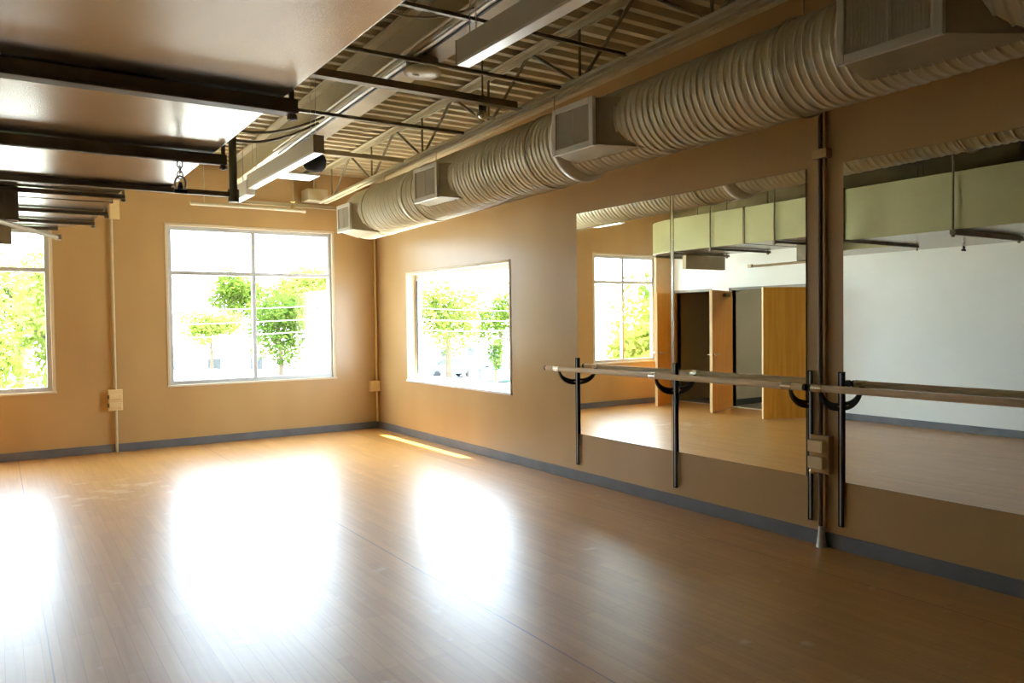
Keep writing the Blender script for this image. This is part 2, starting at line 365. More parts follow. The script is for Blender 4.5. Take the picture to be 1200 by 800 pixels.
y0, y1, z0, z1 = WIN3; t = thing('window_3', (.15, (y0+y1)/2, z0), 'wide single pane window beside the mirrors', 'window', None, 'structure')
k = .02; tr = MB(); tr.box(-.008, .2, y1-k, y1+.012, z0, z1); tr.box(-.008, .2, y0-.012, y0+k, z0, z1); tr.box(-.008, .2, y0-.012, y1+.012, z1-k, z1+.012)
part('window_trim', tr, TRIMC, t, .003)
part('window_sill', MB().box(-.02, .2, y0-.02, y1+.02, z0-.012, z0+.015), ALUW, t, .003, label='white sill')
fr = MB(); w = .06; a, b, c, e = y0+k, y1-k, z0+.015, z1-k
fr.box(.12,.18,a,a+w,c,e); fr.box(.12,.18,b-w,b,c,e); fr.box(.12,.18,a+w,b-w,c,c+w); fr.box(.12,.18,a+w,b-w,e-w,e)
part('window_frame', fr, ALUW, t, .003)
part('glazing_gasket', MB().box(.110, .125, b-w-.022, b-w+.012, c+w+.02, e-w-.02), mat('dark_gasket', (.10,.12,.14), .5), t)
part('pane', MB().box(.146, .154, a+w, b-w, c+w, e-w), GLASS, t)

# ------------------------------------------------------------------ mirrors
def mirror(y1, y0, lab):
    t = thing('wall_mirror', (0, (y0+y1)/2, .456), lab, 'mirror', 'frameless mirrors on the tan wall')
    part('backing', MB().box(-.006, -.001, y0, y1, .456, 2.554), MBACK, t)
    part('mirror_glass', MB().box(-.010, -.006, y0+.002, y1-.002, .458, 2.552), MIRR, t)
mirror(-4.736, -5.978, 'frameless mirror panel nearest the end wall, reflecting a window')
mirror(-6.016, -7.266, 'frameless mirror panel reflecting the orange doors')
mirror(-7.547, -8.80, 'frameless mirror panel beyond the wall conduit, reflecting only white wall')
mb = MB(); mb.box(-.012, -.001, -6.014, -5.980, .456, 2.554)
solo('mirror_joint_strip', mb, mat('polished_strip', (.86,.84,.74), .12, 1), 'bright narrow strip between two mirror panels', 'strip', bevel=.004)

# ------------------------------------------------------------------ ballet barres
def barre(y_a, y_b, posts, lab, caps):
    t = thing('ballet_barre', (-.03, (y_a+y_b)/2, 1.09), lab, 'ballet barre', 'ballet barres along the mirrors')
    bx, bz, r = -.245, 1.090, .0225
    part('bar', MB().tube([(bx, y_a, bz), (bx, y_b, bz)], r, 24), BARW, t)
    for c, s in caps: part('end_cap', MB().tube([(bx, c, bz), (bx, c+s*.022, bz)], r*1.03, 24), BLACK, t)
    for yp in posts:
        mb = MB()
        for dy in (-.0105, .0105): mb.box(-.028, -.012, yp+dy-.006, yp+dy+.006, .16, 1.185)
        mb.box(-.018, -.012, yp-.0165, yp+.0165, .16, 1.185)
        p = part('post', mb, BLACK, t, .002)
        s_ = MB(); s_.box(-.025, -.018, yp-.0045, yp+.0045, .17, 1.175); part('post_slot', s_, STEEL, p, label='pale slotted steel strip')
        poly = []
        N = 14
        for i in range(N+1):
            a = -PI/2 - (PI/2)*i/N; poly.append((-.046 + .192*math.cos(a), yp-.011, 1.075 + .145*math.sin(a)))
        for i in range(N, -1, -1):
            a = -PI/2 - (PI/2)*i/N; poly.append((-.046 + .176*math.cos(a), yp-.011, 1.075 + .092*math.sin(a)))
        part('cradle_arm', MB().prism(poly, 0, (0,.022,0)), BLACK, t, .002)
        part('clamp', MB().tube([(bx, yp-.028, bz), (bx, yp+.052, bz)], r+.004, 24), CHROME, t)
        part('knob', MB().tube([(-.045, yp, .96), (-.07, yp, .96)], .012, 12), CHROME, t)
barre(-4.555, -7.42, (-4.735, -6.028, -7.305), 'pale wooden ballet barre across the two joined mirrors', [(-4.555, 1), (-7.42, -1)])
barre(-7.485, -10.2, (-7.536, -8.83, -10.1), 'pale wooden ballet barre in front of the mirror past the wall conduit', [(-7.485, 1)])

# ------------------------------------------------------------------ wall conduits
t = thing('wall_conduit', (-3.45, -.02, 0), 'cream conduit with boxes between the two end wall windows', 'conduit')
part('pipe', MB().tube([(-3.45,-.03,0),(-3.45,-.03,3.55)], .016, 12), CREAM, t)
part('upper_box', MB().box(-3.47,-3.36,-.07,0,2.83,3.06), BOXC, t, .005)
mb = MB(); mb.box(-3.535,-3.375,-.05,0,.51,.765); bx_ = part('outlet_box', mb, BOXC, t, .006)
for z in (.575, .68): part('outlet_cover', MB().box(-3.525,-3.39,-.075,-.05,z-.035,z+.035), BOXC, bx_, .005)
for z in (.575, .68): part('outlet_socket', MB().box(-3.545,-3.515,-.068,-.045,z-.022,z+.022), DARK, bx_, .003)
t = thing('wall_conduit', (-.03, -.03, 0), 'cream conduit with a box in the corner beside the window', 'conduit')
part('pipe', MB().tube([(-.03,-.03,.1),(-.03,-.03,3.5)], .016, 12), BOXC, t)
part('junction_box', MB().box(-.145,-.002,-.09,-.001,.545,.70), BOXC, t, .006)
t = thing('wall_conduit', (-.05, -7.405, 0), 'brown conduit with two tan boxes between the mirrors', 'conduit')
part('pipe', MB().tube([(-.03,-7.392,.12),(-.03,-7.392,3.4)], .015, 12), mat('brown_conduit', (.10,.06,.028), .6), t)
part('channel_strip', MB().box(-.03,-.0,-7.425,-7.408,.1,3.4), TAN, t, .002)
part('pipe_foot', MB().tube([(-.04,-7.405,.0),(-.04,-7.405,.10),(-.04,-7.405,.14)], [.034,.022,.018], 14), STEEL, t, label='pale steel foot')
bxr = part('outlet_box', MB().box(-.06,0,-7.475,-7.33,.50,.755), TAN, t, .006)
for z in (.685, .575): part('outlet_cover', MB().box(-.105,-.06,-7.455,-7.34,z-.04,z+.04), BOXC, bxr, .006)
part('pipe_clamp', MB().box(-.062,-.0,-7.46,-7.35,2.60,2.66), TAN, t, .004)
mb = MB(); mb.tube([(0,-7.326,.50),(-.03,-7.326,.50)], .008, 12); mb.lathe((-.03,-7.326,.50), [(.004,-.018),(.016,-.012),(.018,0),(.012,.012),(.003,.016)], 14, 'x')
solo('brass_hook', mb, BRASS, 'small brass knob on the wall below the conduit boxes', 'hook')

# ------------------------------------------------------------------ spiral duct along the mirror wall
AX = -.90
def zb_(y): return 3.175 - .031*y
def zc(y): return 2.905 + (y+7)*(-.0155)           # the run falls slightly towards the end wall
def duct_grid(ya, yb, R, pitch=.105, n=84):
    step = .0052; m = int(abs(yb-ya)/step); vs = []; fs = []
    for i in range(m+1):
        y = ya + (yb-ya)*i/m
        for k in range(n):
            a = 2*PI*k/n; ph = ((y/pitch) + k/n) % 1
            d = .011*math.exp(-((ph-.5)/.06)**2) + .008*math.exp(-(min(ph,1-ph)/.06)**2)
            r = R + d; vs.append((AX + r*math.cos(a), y, zc(y) + r*math.sin(a)))
        if i:
            for k in range(n):
                k2 = (k+1) % n; fs.append([(i-1)*n+k, (i-1)*n+k2, i*n+k2, i*n+k])
    return MB().add(vs, fs, True)
t = thing('spiral_duct', (AX, -5.5, zc(-5.5)), 'large cream ribbed spiral duct hung along the mirror wall', 'air duct')
YA, YJ, YB = -1.82, -5.98, -12.6
part('duct_section', duct_grid(YA, YJ+.03, .280), DUCT, t)
part('duct_section', duct_grid(YJ-.03, YB, .252), DUCT, t)
def ring(y0, prof):      # lathe around the duct axis, prof: (r, dy)
    return MB().lathe((AX, y0, zc(y0)), prof, 72, 'y')
part('collar', ring(YJ, [(.262,-.055),(.268,-.05),(.290,-.012),(.298,0),(.298,.02),(.292,.05),(.275,.055)]), GRILLE, t, label='pale joint collar')
part('end_cap', ring(YA, [(.280,-.05),(.280,.01),(.25,.03),(.06,.035)]), DUCT, t)
part('collar', ring(-3.35, [(.283,-.022),(.292,-.018),(.292,.018),(.283,.022)]), DUCT, t)
for yh in (-2.35, -3.6, -5.6, -7.9, -10.2):
    mb = MB(); rr = .292 if yh > YJ else .272
    pts = [(AX + rr*math.cos(a), yh, zc(yh)+rr*math.sin(a)) for a in [2*PI*i/40 for i in range(41)]]
    mb.tube(pts, .006, 8); mb.tube([(AX, yh, zc(yh)+rr), (AX, yh, zb_(yh)-.03)], .006, 8)
    part('hanger_rod', mb, CREAM, t)

def register(ya, yb, zb, zt, xb, lab, flare):
    """louvred register on a flared take-off: face at xb spanning y ya (far) to yb (near)"""
    zbm = zb; t = thing('air_register', (xb, (ya+yb)/2, zb), lab, 'air vent', 'louvred air registers on the spiral duct')
    zcy = zc((ya+yb)/2); xi = AX - .10
    zlo = zb - .045; yn = yb - flare
    # take-off: front frame -> back edge on the duct, flaring towards the near side
    F = [(xb+.03,yb+.012,zb+.012),(xb+.03,ya-.012,zb+.012),(xb+.03,ya-.012,zt-.012),(xb+.03,yb+.012,zt-.012)]
    Bk = [(xi,yn,zlo),(xi,ya-.01,zlo),(xi,ya-.01,zt-.03),(xi,yn,zt-.03)]
    mb = MB(); mb.add(F+Bk, [[0,1,2,3],[4,7,6,5],[0,4,5,1],[1,5,6,2],[2,6,7,3],[3,7,4,0]])
    part('takeoff_box', mb, TAKEOFF, t, .004)
    mb = MB(); w = .042; a, b = yb, ya
    for s in ((a,a+w,zb,zt),(b-w,b,zb,zt),(a+w,b-w,zb,zb+w),(a+w,b-w,zt-w,zt)): mb.box(xb, xb+.03, *s)
    part('grille_frame', mb, GRILLE, t, .004)
    mb = MB(); n = 22; y = a+w
    for i in range(n):
        yy = a+w + (b-a-2*w)*(i+.5)/n
        mb.bar((xb+.014, yy, zb+w), (xb+.014, yy, zt-w), .003, .0115, up=(-.5,.85,0))
    mb.box(xb+.006, xb+.02, (a+b)/2-.004, (a+b)/2+.004, zb+w, zt-w)
    mb.box(xb+.024, xb+.029, a+w, b-w, zb+w, zt-w)
    part('louvers', mb, LOUVER, t)
register(-6.055, -6.515, 2.722, 3.055, -1.26, 'second nearest louvred air register, mid length of the spiral duct', .30)
register(-3.80, -4.28, 2.680, 3.005, -1.26, 'third louvred air register, above the wide single pane window', .30)
register(-1.77, -2.17, 2.600, 2.915, -1.26, 'farthest louvred air register at the end wall end of the duct', .26)
register(-8.345, -8.85, 2.745, 3.09, -1.26, 'nearest louvred air register, dark, at the top edge of the picture', .30)

# ------------------------------------------------------------------ big rectangular duct and its hangers
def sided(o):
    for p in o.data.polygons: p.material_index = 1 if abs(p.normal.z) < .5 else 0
t = thing('rectangular_duct', (-4.7, -8.5, 2.43), 'huge grey sheet metal duct filling the upper left ceiling', 'air duct')
DX, DZ0, DZ1 = -3.68, 2.432, 3.03
ys = [-5.10, -7.55, -10.0, -12.6]
for a, b in zip(ys, ys[1:]):
    sided(part('duct_panel', MB().box(-5.02, DX, b+.002, a-.002, DZ0, DZ1), [BIGD, SIDE], t, .006))
part('end_flange', MB().box(-5.04, DX+.02, -5.115, -5.085, DZ0-.012, DZ1+.012), BIGD, t, .003)
t = thing('rectangular_duct', (-4.7, -3.2, 2.585), 'shorter grey duct section with a rounded end near the end wall', 'air duct')
DS = 2.545
poly = [(-5.0,-5.05),(-3.84,-5.05),(-3.84,-2.3)] + [(-4.35+.51*math.cos(a), -2.3+.95*math.sin(a)) for a in [PI/2*i/10 for i in range(1,11)]] + [(-5.0,-1.35)]
sided(part('duct_panel', MB().prism([(x,y,DS) for x,y in poly], 0, (0,0,.49)), [BIGD, SIDE], t, .006))
part('seam_flange', MB().box(-5.01, -3.825, -3.52, -3.49, DS-.005, 3.04), BIGD, t, .002)
def hanger(y, zb, x1, lab, w=.045, h=.045, xa=-5.1, rod=True, rz=None):
    t = thing('duct_hanger', (x1, y, zb-h), lab, 'duct hanger', 'trapeze hangers under the rectangular ducts')
    mb = MB(); mb.box(xa, x1, y-w/2, y+w/2, zb-.004-h, zb-.004); mb.box(xa, x1, y-w/2-.006, y-w/2, zb-.01-h, zb-h+.004)
    part('strut', mb, DARK, t, .003)
    for xx in ((x1-.012, xa+.05) if rod else (xa+.05,)):
        part('threaded_rod', MB().tube([(xx,y,zb-h-.03),(xx,y,zdeck(y)+.0)], .011, 10), DARK, t)
        part('nut', MB().tube([(xx,y,zb-h-.026),(xx,y,zb-h-.006)], .02, 6), DARK, t)
hanger(-7.55, DZ0, DX+.05, 'dark strut hanger nearest the camera, under the big duct', .085, .05)
hanger(-6.38, DZ0, DX+.06, 'dark strut hanger in the middle of the big duct', .06, .05)
t = thing('duct_hanger', (-3.4,-5.2,2.40), 'longest dark strut hanger, at the end of the big duct', 'duct hanger', 'trapeze hangers under the rectangular ducts')
mb = MB(); mb.box(-5.08,-3.26,-5.22,-5.18,2.398,2.43); part('strut', mb, DARK, t, .003)
part('threaded_rod', MB().tube([(-3.29,-5.2,2.37),(-3.29,-5.2,zdeck(-5.2))], .026, 12), mat('green_grey_pipe', (.15,.14,.08), .5), t, label='thick olive hanger pipe')
part('nut', MB().tube([(-3.29,-5.2,2.365),(-3.29,-5.2,2.45)], .036, 12), DARK, t)
part('threaded_rod', MB().tube([(-5.06,-5.2,2.36),(-5.06,-5.2,zdeck(-5.2))], .011, 10), DARK, t)
hanger(-4.02, DS, -3.80, 'dark strut hanger where the shorter duct section begins', .03, .03)
hanger(-2.93, DS, -3.80, 'dark strut hanger second along the shorter duct section', .03, .03)
hanger(-2.14, DS, -3.83, 'dark strut hanger near the rounded duct end', .03, .03)
hanger(-1.52, DS, -4.10, 'dark strut hanger closest to the end wall', .03, .03, rod=False)
t = thing('rectangular_duct', (-5.5, -7, 2.45), 'second grey duct against the white wall, seen in the mirrors', 'air duct')
for a, b in ((-3.5,-6.5),(-6.5,-9.5),(-9.5,-12.6)): sided(part('duct_panel', MB().box(-6.0, -5.10, b+.002, a-.002, 2.45, 3.0), [BIGD, SIDE], t, .006))
for y_ in (-5.0,-8.0,-11.0): part('support_rod', MB().tube([(-5.55,y_,2.99),(-5.55,y_,zdeck(y_)+.002)], .011, 8), DARK, t)
# dropped boxes under the short section
t = thing('damper_box', (-4.75, -3.95, 2.31), 'dark brown ribbed box under the duct at the picture edge', 'duct box')
mb = MB(); mb.box(-5.05,-4.49,-4.0,-3.85,2.31,2.54); part('body', mb, DARK, t, .004)
for x in (-4.497, -4.565, -4.62): part('rib', MB().box(x-.014, x+.007, -4.02, -4.0, 2.305, 2.54), DARK, t, .002)
part('bottom_rod', MB().tube([(-4.62,-4.0,2.300),(-4.36,-3.55,2.275),(-4.2,-3.3,2.262)], .018, 10), CREAM, t, label='pale rod')
part('rod_clamp', MB().box(-4.235,-4.185,-3.34,-3.27,2.245,2.29), CREAM, t, .004)
solo('damper_box', MB().box(-5.4,-4.5,-1.80,-1.72,2.33,2.545), TAKEOFF, 'brown plate under the duct end, seen in the mirror', 'duct box', bevel=.004)
# chain and shackle hanging from the second hanger
CX, CY = -3.845, -6.38
t = thing('chain_hook', (CX,CY,2.21), 'small steel chain and shackle hanging below the big duct', 'chain')
def link_(z, w, h, ax, r=.005):
    pts = [V((w*math.cos(a) if ax else 0, 0 if ax else w*math.cos(a), h*math.sin(a))) + V((CX,CY,z)) for a in [2*PI*i/20 for i in range(21)]]
    return MB().tube(pts, r, 8, cap=False)
for i, z in enumerate((2.362, 2.335, 2.308)): part('chain_link', link_(z, .013, .021, i % 2 == 0, .004), STEEL, t)
part('shackle', link_(2.262, .026, .04, True, .006), STEEL, t)
part('pin', MB().tube([(CX-.03,CY,2.225),(CX+.03,CY,2.225)], .011, 10), BLACK, t)
part('swivel', MB().lathe((CX,CY,2.236), [(.011,0),(.014,.014),(.006,.035)], 12), BLACK, t)

# ------------------------------------------------------------------ joist, girder, bridging
JX = -.90
def zt(y): return 3.585 - .033*y - .02
def zb_(y): return 3.175 - .031*y
t = thing('steel_joist', (JX, -6, zb_(-6)), 'cream open web steel joist running above the spiral duct', 'roof joist')
for nm, zf, hh in (('top_chord', zt, .0), ('bottom_chord', zb_, .0)):
    mb = MB(); up = 1
    for s in (-1, 1):
        p, q = V((JX+s*.012, -.33, zf(-.33))), V((JX+s*.012, BACK+.3, zf(BACK+.3)))
        if nm == 'top_chord': mb.bar(p+V((s*.025,0,.02)), q+V((s*.025,0,.02)), .05, .008); mb.bar(p+V((s*.003,0,0)), q+V((s*.003,0,0)), .008, .05)
        else: mb.bar(p+V((s*.025,0,-.02)), q+V((s*.025,0,-.02)), .05, .008); mb.bar(p+V((s*.003,0,0)), q+V((s*.003,0,0)), .008, .05)
    part(nm, mb, CREAM, t)
nodes_b = [-.67 - 1.315*i for i in range(10)]
for yb_ in nodes_b:
    for dy, rr in ((.655, .013), (-.655, .013), (0, .011)):
        yt = yb_ + dy
        if yt > -.2 or yt < BACK+.3: continue
        part('web_bar', MB().tube([(JX, yb_+ (.03 if dy > 0 else -.03 if dy < 0 else 0), zb_(yb_)), (JX, yt - (.02 if dy>0 else -.02 if dy<0 else 0), zt(yt))], rr, 8), BRID, t)
GX0, GX1 = -2.08, -1.80
t = thing('steel_girder', (-1.94, -6, 3.5), 'deep cream roof girder beside the big duct', 'roof girder')
def zg(y): return 3.565 - .033*y
Yg0, Yg1 = -.3, -6.55
def sl(x0, x1, y0, y1, h0, h1): return MB().hexa([(x0,y1,zg(y1)+h0),(x1,y1,zg(y1)+h0),(x1,y0,zg(y0)+h0),(x0,y0,zg(y0)+h0)], [(x0,y1,zg(y1)+h1),(x1,y1,zg(y1)+h1),(x1,y0,zg(y0)+h1),(x0,y0,zg(y0)+h1)])
part('web', sl(-2.06,-1.82, BACK+.2, Yg0, -.225, .0), OLIVE, t)
part('top_flange', sl(-2.14,-1.78, BACK+.2, Yg0, .0, .025), CREAM, t)
part('bottom_flange', sl(-2.09,-1.79, BACK+.2, Yg0, -.245, -.225), CREAM, t)
part('end_plate', sl(-2.12,-1.78, Yg0, Yg0+.012, -.26, .03), CREAM, t)
for i, (x, dz, r, m, lab) in enumerate(((-2.115,-.235,.013,CREAM,'cream conduit along the lower edge of the girder'), (-2.06,-.272,.012,STEEL,'pale steel conduit just under the girder'), (-2.01,-.268,.010,BLACK,'black cable run under the girder'))):
    mb = MB(); mb.tube([(x, -2.2, zg(-2.2)+dz), (x, BACK+.3, zg(BACK+.3)+dz)], r, 10)
    t = solo('conduit_pipe', mb, m, lab, 'conduit')
def brid(nm, p, q, lab, r=None, w=.045, m=None, group=None):
    mb = MB()
    if r: mb.tube([p, q], r, 10)
    else: mb.angle(p, q, w, .006)
    return solo(nm, mb, m or BRID, lab, 'bridging bar', group)
def cross(nm, y, xa, xb, dz, lab, **k):
    z = zb_(y) + dz; return brid(nm, (xa, y, z), (xb, y-.0, z), lab, **k)
cross('bridging_bar', -5.15, -3.6, -.95, -.03, 'wide brown steel angle crossing under the girder', w=.075)
cross('bridging_bar', -5.75, -3.6, -.95, -.01, 'slim brown bar touching the round ceiling fixture', r=.015)
cross('bridging_bar', -6.50, -3.6, -.95, -.01, 'brown bar just before the nearer light fixture', w=.03)
cross('bridging_bar', -4.25, -3.6, -.95, -.02, 'brown bar just past the end of the farther light', w=.03)
cross('bridging_bar', -2.95, -2.0, -.95, -.02, 'cream bar behind the farther light', w=.05, m=CREAM)
cross('bridging_bar', -.05, -2.0, -.1, -.05, 'cream bar against the end wall under the deck', w=.05, m=CREAM)
# clamps on the bars
mb = MB()
t = thing('sprinkler_pipe', (-2.0,-1.05,2.92), 'cream sprinkler pipe end hanging before the end wall', 'sprinkler pipe')
z = 2.935
part('pipe', MB().tube([(-2.75,-1.1,z),(-1.42,-1.1,z)], .02, 12), CREAM, t)
part('pipe_cap', MB().tube([(-1.46,-1.1,z),(-1.41,-1.1,z)], .028, 12), CREAM, t)
part('sprinkler_head', MB().lathe((-1.56,-1.1,z+.018), [(.025,0),(.03,.03),(.015,.05),(.012,.075),(.03,.08),(.03,.085)], 14), BRASS, t)
part('hanger_rod', MB().tube([(-1.56,-1.1,z+.1),(-1.56,-1.1,zdeck(-1.1))], .005, 8), CREAM, t)
part('hanger_rod', MB().tube([(-2.6,-1.1,z),(-2.6,-1.1,zdeck(-1.1))], .005, 8), CREAM, t)
# ledger on the mirror wall, straps
def zl(y): return 3.50 - .034*y
mb = MB(); mb.hexa([(-.07,BACK,zl(BACK)),(0,BACK,zl(BACK)),(0,0,zl(0)),(-.07,0,zl(0))], [(-.07,BACK,zl(BACK)+.1),(0,BACK,zl(BACK)+.1),(0,0,zl(0)+.1),(-.07,0,zl(0)+.1)])
struct('trim_3', mb, CREAM, 'cream steel ledger where deck meets the mirror wall', 'trim')

# ------------------------------------------------------------------ light fixtures
def fixture(x, ya, yb, z, lab, endm=FIXG):
    t = thing('linear_light', (x, (ya+yb)/2, z), lab, 'ceiling light', 'linear lights hung beside the girder')
    h, w = .135, .085
    mb = MB(); mb.box(x-w/2, x+w/2, yb+.004, ya-.004, z+.006, z+h); part('housing', mb, FIXW, t, .004)
    part('diffuser', MB().box(x-w/2+.003, x+w/2-.003, yb+.006, ya-.006, z-.006, z+.008), DIFF, t, .003)
    for y in (ya, yb): part('end_cap', MB().box(x-w/2-.002, x+w/2+.002, y-.005, y+.005, z, z+h+.002), endm, t, .002)
    for y in (ya-.12, yb+.12):
        for dx in (-.02, .02): part('suspension_cable', MB().tube([(x+dx, y, z+h), (x+dx, y, zdeck(y)+.002)], .003, 6), STEEL, t)
fixture(-2.47, -2.62, -4.58, 2.90, 'linear ceiling light nearer the end wall, white underside')
fixture(-2.39, -6.74, -9.18, 3.0, 'linear ceiling light at the top of the picture, grey side')
t = thing('ballast_box', (-2.46, -2.3, 2.86), 'bright white box at the far tip of the farther light', 'light box')
part('body', MB().box(-2.52,-2.43,-2.6,-2.02,2.84,2.99), DIFF, t, .006)
part('suspension_cable', MB().tube([(-2.47,-2.3,2.99),(-2.47,-2.3,zdeck(-2.3)+.002)], .004, 6), STEEL, t)
# round fixture under the girder
t = thing('round_ceiling_light', (-1.98,-5.42,3.36), 'round cream disc fixture under the girder', 'ceiling light')
mb = MB(); mb.lathe((-1.97,-5.42,3.385), [(.02,-.035),(.10,-.03),(.135,-.012),(.14,.0),(.13,.02),(.09,.03)], 36); part('lens', mb, FIXW, t)
part('canopy', MB().lathe((-1.97,-5.42,3.41), [(.12,0),(.12,.07)], 24), DARK, t)
part('sensor_boss', MB().lathe((-2.03,-5.43,3.352), [(.006,-.01),(.026,-.006),(.03,.012)], 16), STEEL, t)
t = thing('round_ceiling_light', (-2.1,-7.5,3.45), 'dark round fixture above the nearer light, at the picture top', 'ceiling light')
part('lens', MB().lathe((-2.02,-7.42,3.36), [(.02,-.03),(.10,-.025),(.135,-.01),(.14,.0),(.13,.02)], 32), FIXW, t)
part('canopy', MB().lathe((-2.02,-7.42,3.38), [(.12,0),(.12,.15)], 24), DARK, t)
t = thing('hanging_lamp', (-1.26,-5.06,3.2), 'small chrome and black lamp hung under the deck by the joist', 'lamp')
part('stem', MB().tube([(-1.26,-5.1,3.40),(-1.26,-5.1,zdeck(-5.1))], .008, 8), DARK, t)
part('socket', MB().lathe((-1.26,-5.1,3.27), [(.03,0),(.035,.03),(.03,.09),(.015,.13)], 16), BLACK, t)
part('bulb', MB().lathe((-1.26,-5.1,3.225), [(.008,-.02),(.03,-.01),(.042,.015),(.035,.045)], 16), CHROME, t)
part('arm', MB().tube([(-1.32,-5.1,3.24),(-1.14,-5.1,3.225)], .012, 8), CREAM, t)
t = thing('dome_speaker', (-1.75,-2.6,3.2), 'black dome speaker behind the farther light', 'speaker')
part('dome', MB().lathe((-1.86,-2.75,3.16), [(.01,-.06),(.07,-.05),(.11,-.01),(.12,.06),(.10,.11),(.03,.13)], 24), mat('matte_black', (.004,.005,.006), .9), t)
part('mount_plate', MB().box(-2.02,-1.66,-2.35,-2.0,3.14,3.16), DIFF, t, .004, label='white mounting plate')
part('bracket', MB().bar((-1.86,-2.75,3.2),(-1.86,-2.75,3.41), .03, .03, up=(0,1,0)), DARK, t)
part('bracket', MB().bar((-1.8,-2.75,3.21),(-1.8,-2.1,3.165), .04, .012), DARK, t)
t = thing('junction_box', (-1.1,-.6,3.1), 'cream junction box on the end wall under the joist end', 'junction box')
part('body', MB().box(-1.1,-.82,-.30,-.02,3.20,3.36), CREAM, t, .006)
part('stub', MB().tube([(-.96,-.16,3.36),(-.96,-.16,zdeck(-.16))], .012, 8), CREAM, t)
# cables sagging between big duct and girder
def cable(a, b, sag, r, m, lab):
    a, b = V(a), V(b); pts = [a.lerp(b, i/16) - V((0,0,sag*math.sin(PI*i/16))) for i in range(17)]
    solo('sagging_cable', MB().tube(pts, r, 8), m, lab, 'cable', 'cables sagging beside the girder')
cable((-3.2,-6.75,3.30), (-2.08,-6.35,3.52), .12, .007, CREAM, 'thin cream cable sagging in front of the girder near the top')
cable((-3.35,-4.05,3.20), (-2.10,-3.7,3.42), .14, .012, DARK, 'upper of two dark cables sagging below the girder')
cable((-3.35,-3.95,3.13), (-2.10,-3.55,3.40), .15, .012, DARK, 'lower of two dark cables sagging below the girder')

# ------------------------------------------------------------------ outside
GZ = -2.4
solo('ground', MB().box(-60, 90, .4, 140, GZ-.3, GZ), GROUND, 'pale sunlit concrete yard outside the windows', 'ground', kind='structure', loc=(0,0,0))
solo('ground', MB().box(.6, 90, -60, .4, GZ-.3, GZ), GROUND, 'pale concrete strip beside the mirror wall outside', 'ground', kind='structure', loc=(0,0,0))
def crown_mesh(r, n, leaf, seed):
    rnd = random.Random(seed); vs = []; fs = []
    lobes = [(V((rnd.uniform(-.6,.6), rnd.uniform(-.6,.6), rnd.uniform(-.55,.6))), rnd.uniform(.35,.6)) for _ in range(11)]
    for i in range(n):
        c, lr = rnd.choice(lobes); d = V((rnd.gauss(0,1), rnd.gauss(0,1), rnd.gauss(0,1))).normalized()
        p = c + d*lr*(rnd.random()**.33); p = V((p.x*r[0], p.y*r[1], p.z*r[2]))
        u = V((rnd.gauss(0,1), rnd.gauss(0,1), rnd.gauss(0,1))).normalized(); w = u.orthogonal().normalized()
        s = leaf*rnd.uniform(.6,1.4); k = len(vs)
        vs += [p-u*s, p+w*s*.55, p+u*s, p-w*s*.55]; fs.append([k,k+1,k+2,k+3])
    return vs, fs
def tree(x, y, zc_, r, lab, lm, n=1500, leaf=.16, seed=1, name='leafy_tree'):
    t = thing(name, (x, y, GZ), lab, 'tree', 'trees outside the windows')
    rnd = random.Random(seed+99); b = V((x, y, GZ)); top = V((x, y, zc_+r[2]*.3))
    mb = MB(); mb.tube([b, b.lerp(top,.5)+V((rnd.uniform(-.1,.1),0,0)), top], [.05*r[2]+.06, .04*r[2]+.04, .03], 10)
    for k in range(5):
        a = 2*PI*k/5+rnd.random(); s0 = b.lerp(top, .55+.08*k)
        mb.tube([s0, s0+V((math.cos(a)*r[0]*.5, math.sin(a)*r[1]*.5, r[2]*.35))], [.03*r[2]+.02, .015], 7)
    part('trunk', mb, BARK, t)
    vs, fs = crown_mesh(r, int(n*1.7), leaf*.78, seed); part('crown', MB().add([V(v)+V((x,y,zc_)) for v in vs], fs), LEAF[lm], t, fixn=False)
# seen through the middle window
tree(10.3, 50, 3.6, (2.3,2.3,1.9), 'mid green round tree left of the middle window mullion', 0, 2200, .2, 3)
tree(5.6, 36.5, 1.3, (1.9,1.6,1.1), 'low bright bush by the left edge of the middle window', 1, 1400, .16, 4, 'leafy_bush')
tree(7.0, 28, 1.3, (1.5,1.5,1.9), 'mid green tree right of the middle window mullion', 2, 1900, .14, 5)
tree(13.6, 39, 3.2, (3.2,2.6,2.3), 'broad pale tree at the right edge of the middle window', 1, 2600, .2, 6)
tree(18.5, 60, 3.6, (4.5,3,3), 'tall hazy tree behind the white warehouse', 1, 2600, .24, 7)
# seen through the left window and in the mirror
for i, (x, y, z, r, lm) in enumerate(((-5.6,11,1.3,(2.0,1.8,2.2),1), (-2.9,15.5,1.2,(1.7,1.8,2.3),1), (-10.1,14.4,1.6,(2.3,2,2.5),0), (-4.0,21.5,2.6,(3.0,2.2,2.3),0), (-14.0,20,2.0,(2.6,2,2.8),1))):
    tree(x, y, z, r, ['bright tree close outside the left window', 'bright tree right of centre in the left window', 'mid green tree at the left side of the left window', 'taller tree behind, in the left window', 'pale tree far left, seen only in the mirror'][i], lm, 2200, .13, 20+i)
for i, (x, y, z, r) in enumerate(((-16.5,10,1.2,(2.3,2,2.6)), (-20.5,13.5,1.4,(2.6,2.2,2.8)), (-25.5,16,1.6,(2.8,2.4,3.0)), (-13.0,8.0,.3,(1.5,1.4,1.6)))):
    tree(x, y, z, r, ['near pale tree seen through the mirrored window', 'middle tree seen through the mirrored window', 'farthest tree seen through the mirrored window', 'low bush seen through the mirrored window'][i], i % 2, 2000, .15, 50+i)
